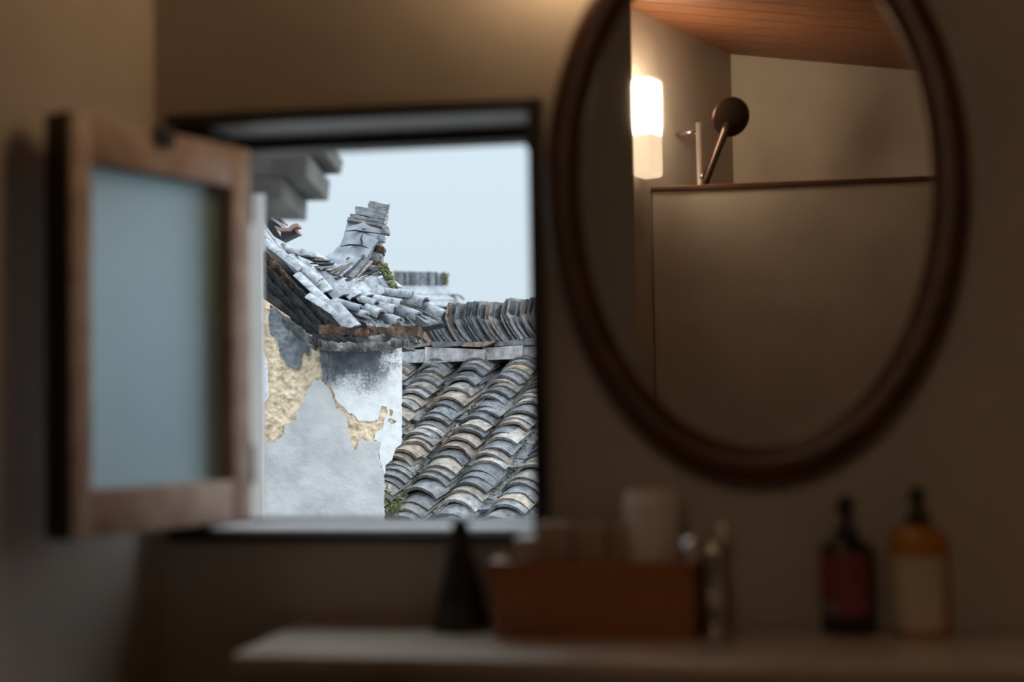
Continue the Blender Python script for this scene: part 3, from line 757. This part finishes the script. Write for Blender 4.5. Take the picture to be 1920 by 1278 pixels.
layer('whitewash', wht, .011, .0012, 'stained', 1.3, 1.1, hl, origin=P(*C4(700, 480), dw(700)), sc=.08, back=.05)
flk = [C4(*p) for p in ((130, 50), (330, 190), (350, 260), (330, 330), (300, 300), (270, 410), (235, 395), (200, 370), (165, 300), (155, 240), (110, 200), (105, 60))]
layer('grey_flake', flk, .012, .004, 'flake', 1.3, 3.0, sc=.1)
layer('grey_flake', [C4(*p) for p in ((395, 300), (440, 300), (436, 480), (420, 490), (405, 400))], .013, .004, 'flake', 1.3, 1.5, sc=.1)
layer('white_patch', [C4(*p) for p in ((0, 240), (60, 280), (95, 340), (98, 400), (103, 560), (80, 590), (40, 610), (0, 620))], .013, .003, 'white_wall', 1.3, 1.6, sc=.1)

# depth of the cap surfaces: lower parts lie nearer
def dt(px, py): return 5.62 - (py - 480) * .0026 + (px - 640) * .0010
def bar_px(name, A, B, hpx, dep, mat, doff=0, rough=.004, seed=0, seg=8):
    # a rough brick course from pixel A to B, hpx tall, at the cap's depth
    rg = random.Random(seed); vs, fs = [], []
    for i in range(seg + 1):
        t = i / seg; px, py = A[0] + (B[0] - A[0]) * t, A[1] + (B[1] - A[1]) * t
        d = dt(px, py) + doff; j = [rg.uniform(-1.3, 1.3) for _ in range(2)]; e = rg.uniform(-rough, rough)
        vs += [P(px, py - hpx / 2 + j[0], d + e), P(px, py + hpx / 2 + j[1], d + e + .01), P(px, py + hpx / 2, d) + FH * dep, P(px, py - hpx / 2, d) + FH * dep]
    for i in range(seg):
        for j in range(4): fs.append((i * 4 + j, i * 4 + (j + 1) % 4, i * 4 + 4 + (j + 1) % 4, i * 4 + 4 + j))
    fs += [(0, 1, 2, 3), tuple(seg * 4 + j for j in (3, 2, 1, 0))]
    return roughen(mesh(name, vs, fs, mat, gable, origin=P(*A, dt(*A))), .006, 2, 35)
# corbel: near-black raking courses at the verge, rusty and grey level courses at the eave
for k, (A, B, hh, mt, do) in enumerate((((488, 470), (548, 538), 22, 'rust', -.02), ((546, 536), (612, 612), 24, 'brick_dark', -.02), ((484, 492), (606, 622), 26, 'brick_dark', .0), ((484, 516), (600, 632), 26, 'brick_dark', .03),
                                        ((484, 542), (596, 640), 26, 'brick_dark', .06), ((484, 566), (590, 646), 22, 'greyslab', .07))):
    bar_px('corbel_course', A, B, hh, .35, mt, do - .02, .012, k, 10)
for k, (A, B, hh, mt, do) in enumerate((((596, 617), (690, 624), 17, 'rust', -.12), ((688, 622), (784, 620), 19, 'rust', -.10), ((586, 633), (668, 638), 14, 'brick_dark', -.08), ((664, 637), (776, 631), 14, 'greyslab', -.07),
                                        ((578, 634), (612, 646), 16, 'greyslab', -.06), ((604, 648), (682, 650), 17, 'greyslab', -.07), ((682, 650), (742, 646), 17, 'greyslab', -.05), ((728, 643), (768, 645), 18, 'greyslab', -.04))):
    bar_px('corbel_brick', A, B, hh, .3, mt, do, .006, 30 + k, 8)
# bed beneath the tiles
prism_px('cap_bed', [(484, 440), (530, 470), (575, 500), (640, 512), (735, 535), (790, 575), (828, 606), (770, 618), (640, 616), (596, 600), (540, 530), (484, 455)], 5.66, 5.95, 'brick_dark', gable, lambda x, y: -(y - 480) * .0022 + (x - 640) * .001)
# tiles of the cap: (A, B, width px, concave?)
cap_cache = {}
def cap_tile(A, B, wpx, sag=.36, mat='tile_pale', concave=False, tip=0, name='cap_tile', up=.85, doff=0, wtop=1.0, seed=0):
    a, b = P(*A, dt(*A) + doff), P(*B, dt(*B) + doff - tip)
    m = (dt(*A)) / FPX; w = wpx * m; y = (b - a); L = y.length; y.normalize()
    toc = (CAM - a).normalized(); z = (Vector((0, 0, 1)) * up + toc * (1 - up * .5)); z = (z - y * z.dot(y)).normalized()
    if concave: z = -z
    x = y.cross(z).normalized()
    me = tile_data(name, L, w * wtop, w, w * sag, .008, 7, mat, .0025, seed)
    return put(name, me, a, x, y, z, gable)
sd = 0
for A, B, w in (((285, 560), (410, 700), 95), ((365, 610), (510, 790), 105), ((450, 660), (585, 830), 105), ((530, 690), (690, 868), 115), ((640, 715), (800, 860), 120), ((750, 740), (880, 872), 130), ((870, 735), (985, 862), 140), ((985, 735), (1082, 815), 120)):
    sd += 1; cap_tile(C1(*A), C1(*B), w / 3.995 * 1.3, .15, 'tile_pale', seed=sd, doff=-.02 - sd * .002)
for A, B, w in (((200, 470), (540, 570), 125), ((450, 600), (620, 650), 120), ((560, 440), (750, 500), 120), ((640, 555), (820, 650), 165), ((720, 430), (1080, 495), 130), ((700, 520), (1000, 580), 150),
                ((880, 680), (1060, 745), 150), ((1020, 570), (1310, 670), 160), ((880, 345), (1230, 385), 130), ((1150, 430), (1400, 500), 190), ((1290, 500), (1650, 650), 150)):
    sd += 1; cap_tile(C7(*A), C7(*B), w / 7.1 * 1.15, .44, 'tile_pale', seed=sd, doff=-.04, up=.95, tip=.055)
for A, B, w in (((1250, 570), (1570, 715), 110), ((640, 700), (810, 775), 130), ((1090, 690), (1200, 800), 150), ((560, 620), (690, 770), 120), ((840, 700), (900, 790), 120), ((420, 650), (640, 720), 110), ((1330, 640), (1480, 740), 110)):
    sd += 1; cap_tile(C7(*A), C7(*B), w / 7.1 * 1.1, .34, 'tile_pale', True, seed=sd, doff=-.02, up=.9, tip=.045, name='cap_channel_tile')
for A, B, w, mt in (((70, 290), (262, 545), 22, 'tile_pale'), ((90, 400), (268, 560), 20, 'tile_dark'), ((100, 440), (380, 660), 60, 'tile_pale'), ((270, 560), (520, 740), 66, 'tile_pale'), ((345, 690), (590, 920), 62, 'tile_pale'), ((425, 850), (690, 1020), 60, 'tile_pale'), ((590, 900), (770, 1095), 120, 'tile_pale')):
    sd += 1; cap_tile(C1(*A), C1(*B), w / 3.995 * 1.1, .12, mt, seed=sd, doff=-.09, up=.7, name='verge_tile')
# ridge tiles running to the horn
for A, B, w, mt in (((230, 480), (350, 560), 80, 'tile_dark'), ((255, 500), (440, 560), 90, 'tile_pale'), ((370, 530), (560, 610), 110, 'tile_pale'), ((460, 560), (640, 660), 120, 'tile_pale')):
    sd += 1; cap_tile(C1(*A), C1(*B), w / 3.995, .3, mt, seed=sd, doff=.0, up=.9, name='ridge_cap_tile')
rg = random.Random(77)
def shard(A, B, wd, seed, mat='tile_pale', doff=-.03, th=.006):
    a, b = P(*A, dt(*A) + doff), P(*B, dt(*B) + doff + .02); y = (b - a); L = y.length; y.normalize()
    z = Vector((rg.uniform(-.2, .2), -.25, 1)); z = (z - y * z.dot(y)).normalized(); x = y.cross(z).normalized()
    mw = Matrix(((x.x, y.x, z.x, a.x), (x.y, y.y, z.y, a.y), (x.z, y.z, z.z, a.z), (0, 0, 0, 1)))
    j = lambda: rg.uniform(-.006, .006)
    vs = [Vector((-wd + j(), j(), 0)), Vector((wd + j(), j(), 0)), Vector((wd * .8 + j(), L + j(), 0)), Vector((-wd * .9 + j(), L + j(), 0))]; vs += [v + Vector((0, 0, th)) for v in vs]
    return mesh('slate_shard', [mw @ v for v in vs], BF, mat, gable, origin=a)
for k, (A, B) in enumerate((((420, 560), (540, 585)), ((470, 590), (600, 600)), ((480, 620), (610, 618)), ((500, 650), (645, 640)), ((560, 670), (700, 625)), ((590, 690), (760, 610)), ((620, 705), (800, 600)), ((650, 715), (830, 570)), ((690, 720), (868, 535)),
                            ((740, 725), (880, 560)), ((780, 735), (905, 600)), ((700, 745), (890, 690)), ((800, 750), (960, 690)), ((620, 730), (780, 720)), ((860, 740), (970, 700)), ((330, 545), (450, 570)))):
    shard(C1(*A), C1(*B), rg.uniform(.010, .022), k, rg.choice(('tile_pale', 'tile', 'tile', 'tile_dark')), -.05 + k * .001)
# horn: lofted body (left edge, front arris, back right edge)
hr = [((728, 270), (990, 330), (1012, 330)), ((722, 310), (985, 360), (1008, 352)), ((706, 370), (978, 385), (1004, 380)), ((692, 425), (958, 440), (1000, 432)), ((664, 482), (905, 505), (985, 482)), ((610, 528), (876, 560), (945, 550)), ((560, 562), (860, 610), (915, 600)),
      ((545, 600), (845, 650), (890, 640)), ((560, 660), (815, 712), (850, 705))]
vs, fs = [], []
HD = 5.70
for i, (l_, m__, r_) in enumerate(hr):
    e = [rg.uniform(-.004, .004) for _ in range(4)]
    pl, pm, pr = C1(*l_), C1(*m__), C1(*r_); dn = HD - i * .014
    mid = ((pl[0] * .55 + pm[0] * .45), (pl[1] * .55 + pm[1] * .45))
    vs += [P(*pl, dn + .03 + e[0]), P(*mid, dn - .012 + e[1]), P(*pm, dn + e[2]), P(*pr, dn + .11 + e[3]), P(pl[0] + 4, pl[1], dn + .15)]
for i in range(len(hr) - 1):
    for j in range(5): fs.append((i * 5 + j, i * 5 + (j + 1) % 5, i * 5 + 5 + (j + 1) % 5, i * 5 + 5 + j))
fs += [(0, 1, 2, 3, 4), tuple(5 * (len(hr) - 1) + j for j in (4, 3, 2, 1, 0))]
hb2 = mesh('ridge_horn', vs, fs, 'horn', gable, origin=P(690, 480, 5.7)); roughen(hb2, .0035, 3, 25); autosmooth(hb2, 70); hb2['label'] = 'curved upturned ridge end'
def course(l_, m__, r_, hpx, mat, dn, nm='horn_course'):
    pl, pm, pr = C1(*l_), C1(*m__), C1(*r_); h_ = hpx * 1.15 / 3.995; vv = []
    for q in (0, 1):
        for (p, dd) in ((pl, .0), (pm, -.02), (pr, .10), ((pl[0] + 3, pl[1]), .13)): vv.append(P(p[0] + rg.uniform(-.7, .7), p[1] - h_ * q + rg.uniform(-.4, .4), dn + dd))
    return roughen(mesh(nm, vv, BF, mat, gable, origin=vv[0]), .005, 3, 45)
for l_, m__, r_, hp, mt in (((725, 300), (988, 355), (1012, 350), 10, 'rust'), ((730, 292), (992, 345), (1014, 338), 22, 'horn_dark'), ((742, 268), (1000, 318), (1020, 312), 24, 'horn_dark'), ((785, 245), (1008, 288), (1028, 282), 26, 'horn_dark'),
                           ((786, 220), (1016, 262), (1034, 255), 30, 'horn_dark'), ((884, 200), (1026, 232), (1040, 224), 26, 'horn_dark'), ((888, 178), (1034, 206), (1044, 198), 30, 'horn_dark')):
    course(l_, m__, r_, hp, mt, HD - .005)
for pts_ in (((838, 392), (826, 430), (836, 462), (829, 482)), ((712, 372), (780, 366), (860, 378), (978, 392)), ((672, 486), (740, 474), (820, 478), (884, 500)), ((835, 350), (842, 358), (866, 356)), ((715, 582), (728, 576), (742, 568))):
    tube('crack', [P(x, y, HD - .040 - max(0, yy_ - 372) * .00030) for (x, y), yy_ in ((C1(*p), p[1]) for p in pts_)], [.0015] + [.0035] * (len(pts_) - 2) + [.0015], 'brick_dark', gable, 6)
# broken bricks and moss on the horn's back
for k, (x, y, w, h_, mt) in enumerate(((985, 520, 40, 50, 'rust'), (965, 570, 44, 46, 'horn_dark'), (945, 625, 60, 40, 'rust'), (1025, 372, 30, 44, 'horn_dark'), (995, 430, 26, 30, 'horn_dark'), (925, 660, 60, 44, 'horn_dark'))):
    c = P(*C1(x - 12, y), HD + .02 - k * .006); a_, b_ = w / 3.995 * 5.7 / FPX * .8, h_ / 3.995 * 5.7 / FPX * .62
    vs = [c + RT * (sx_ * a_) + UP * (sz_ * b_ + sx_ * a_ * rg.uniform(-.4, .1)) + FH * (sy_ * .04) for sz_ in (-1, 1) for sx_, sy_ in ((-1, -1), (1, -1), (1, 1), (-1, 1))]
    roughen(mesh('broken_brick', vs, BF, mt, gable, origin=c), .006, 2, 60)
mv, mf, sv, sf = [], [], [], []
for k in range(420):
    t = rg.random(); x = 995 + 88 * t + rg.uniform(-36, 14); y = 625 + 175 * t + rg.uniform(-15, 20)
    (lump(mv, mf, P(*C1(x, y), HD - .12 + rg.uniform(-.02, .05) - t * .07), rg.uniform(.004, .009), rg) if rg.random() < .55 else lump(sv, sf, P(*C1(x, y), HD - .11 + rg.uniform(-.02, .05) - t * .07), rg.uniform(.005, .010), rg))
o = mesh('moss', mv, mf, 'moss', gable, origin=P(735, 520, 5.6)); o['kind'] = 'stuff'
o = mesh('lichen_crumbs', sv, sf, 'soil', gable, origin=P(735, 520, 5.6)); o['kind'] = 'stuff'

# ------------------------------------------------------------------ neighbour's eave with red clay hook tile (top left)
ne = tag(thing('neighbour_eave', P(505, 470, 6.6)), 'dark eave boards of a neighbouring roof with a red upturned clay tile', 'eave')
def pr6(name, pts, d0, d1, mat): return prism_px(name, [C6(*p) for p in pts], d0, d1, mat, ne)
pr6('eave_board', [(-120, -150), (145, 118), (352, 388), (322, 372), (100, 240), (-120, 60)], 6.62, 6.70, 'board')
pr6('board_edge', [(-120, -170), (140, 96), (366, 372), (360, 388), (345, 386), (130, 122), (-120, -140)], 6.58, 6.63, 'board_edge')
pr6('board_edge', [(-120, 70), (40, 180), (326, 388), (318, 406), (290, 392), (40, 205), (-120, 95)], 6.54, 6.60, 'board_edge')
pr6('eave_board', [(-120, 90), (40, 205), (285, 395), (215, 415), (330, 590), (200, 520), (60, 340), (-120, 200)], 6.61, 6.69, 'board')
pr6('hook_tile', [(215, 405), (240, 405), (275, 424), (385, 428), (412, 400), (450, 378), (500, 374), (512, 390), (508, 412), (470, 418), (440, 432), (408, 462), (300, 466), (250, 448)], 6.50, 6.60, 'pink')
pr6('rafter_end', [(296, 470), (455, 446), (505, 494), (322, 582), (296, 545)], 6.55, 6.64, 'board')
prism_px('eave_wall', [(452, 470), (506, 470), (520, 3400), (452, 3400)], 6.66, 6.9, 'white_wall', ne)
pr6('rafter_edge', [(452, 446), (482, 438), (518, 484), (512, 500), (500, 500)], 6.53, 6.62, 'pink')

# ------------------------------------------------------------------ far roof, softly out of focus
fr = tag(thing('far_roof', P(790, 580, 12.5)), 'distant grey tiled roof with a thick ridge behind the gable end', 'roof')
rg = random.Random(3)
fx = Vector(RT)
for k in range(19):
    x = 737 + k * 4.9; top = 508 + .10 * k + (2 if k > 16 else 0) + rg.uniform(-.6, .6)
    prism_px('ridge_tile', [(x, top), (x + 4.6, top + .3), (x + 4.9, 545), (x + .3, 545)], 12.3, 12.75, rg.choice(('tile_pale', 'tile', 'tile')), fr)
prism_px('ridge_base', [(735, 540), (828, 543), (836, 549), (735, 549)], 12.15, 12.7, 'tile', fr)
prism_px('roof_bed', [(720, 547), (836, 547), (862, 600), (720, 600)], 12.3, 12.7, 'deck', fr, lambda x, y: -(y - 547) * .02)
ftile = tile_data('far_tile', .36, .2, .2, .06, .015, 6, 'tile_pale')
for r_ in range(4):
    for k in range(9):
        x = 745 + k * 13 + r_ * 7; y = 548 + r_ * 11
        if x > 838 + r_ * 4: continue
        a_, b_ = P(x - 5, y, 12.2 - r_ * .2), P(x + 12, y + 14, 11.9 - r_ * .2); yy = (b_ - a_).normalized(); zz = Vector((0, -.3, 1)); zz = (zz - yy * zz.dot(yy)).normalized(); xx = yy.cross(zz).normalized()
        o = put('far_tile', ftile, a_, xx, yy, zz, fr)
V_, F_ = [], []
for k in range(40): lump(V_, F_, P(rg.uniform(826, 838), rg.uniform(512, 556), 12.4 + rg.uniform(-.1, .2)), rg.uniform(.012, .03), rg)
o = mesh('moss', V_, F_, 'soil', fr, origin=P(832, 540, 12.4)); o['kind'] = 'stuff'

# ------------------------------------------------------------------ our own house outside: white pilaster and brick corbel beside the window
pil = tag(thing('white_pilaster', P(470, 1010, 2.5)), 'white plastered pilaster just outside the window under the brick corbel', 'pilaster')
def ray_block(name, xa, xb, ya, zb, d0, d1, mat):
    v = [P(xa, ya, d0), P(xb, ya, d0), P(xb, ya, d1), P(xa, ya, d1)]; zt_ = v[0].z
    v = [Vector((p.x, p.y, zb if zb is not None else 0)) for p in v] + [Vector((p.x, p.y, zt_)) for p in v]
    return mesh(name, v, BF, mat, pil, origin=v[0])
ray_block('shaft', 300, 494, 372, -3.0, 2.45, 3.2, 'white_wall')
ray_block('neck_band', 300, 498, 366, P(415, 378, 2.44).z, 2.44, 3.22, 'white_wall')
co = tag(thing('brick_corbel', P(500, 372, 2.95)), 'stepped grey brick corbel under the eave just outside the window', 'corbel')
for poly, mt in (([(430, 332), (480, 333), (480, 371), (430, 370)], 'brick_grey'), ([(481, 333), (530, 334), (528, 372), (481, 371)], 'brick_grey'), ([(430, 286), (512, 288), (512, 331), (430, 330)], 'brick_grey'), ([(513, 288), (578, 290), (574, 330), (513, 331)], 'brick_grey'),
                 ([(430, 240), (545, 246), (545, 286), (430, 284)], 'brick_grey'), ([(546, 246), (606, 248), (600, 274), (546, 277)], 'brick_grey')):
    prism_px('corbel_brick', poly, 2.5, 2.8, mt, co)

# ------------------------------------------------------------------ weeds at the foot of the gable
wd = tag(thing('weed', P(738, 968, 5.45)), 'small green weed sprouting between the gable wall and the roof tiles', 'plant')
rg = random.Random(21)
for k in range(16):
    b_ = P(rg.uniform(722, 752), 972, 5.46 + rg.uniform(-.04, .06)); tp_ = P(rg.uniform(718, 768), rg.uniform(908, 955), 5.42 + rg.uniform(-.06, .06)); md = b_.lerp(tp_, .55) + Vector((0, 0, .012))
    st_ = tube('stem', [b_, md, tp_], [.0012, .001, .0006], 'leaf', wd, 5)
    vs, fs = [], []
    for q in range(7):
        t = .3 + .7 * q / 6; c = b_.lerp(md, t * 1.6) if t < .55 else md.lerp(tp_, (t - .55) / .45)
        dv = Vector((rg.uniform(-1, 1), rg.uniform(-1, 1), rg.uniform(-.1, .7))).normalized() * rg.uniform(.010, .020); sd_ = dv.cross(Vector((rg.uniform(-1, 1), rg.uniform(-1, 1), 1))).normalized() * .004
        i = len(vs); vs += [c, c + dv * .5 + sd_, c + dv, c + dv * .5 - sd_]; fs.append((i, i + 1, i + 2, i + 3))
    mesh('leaves', vs, fs, 'leaf', wd, origin=b_)['kind'] = 'stuff'
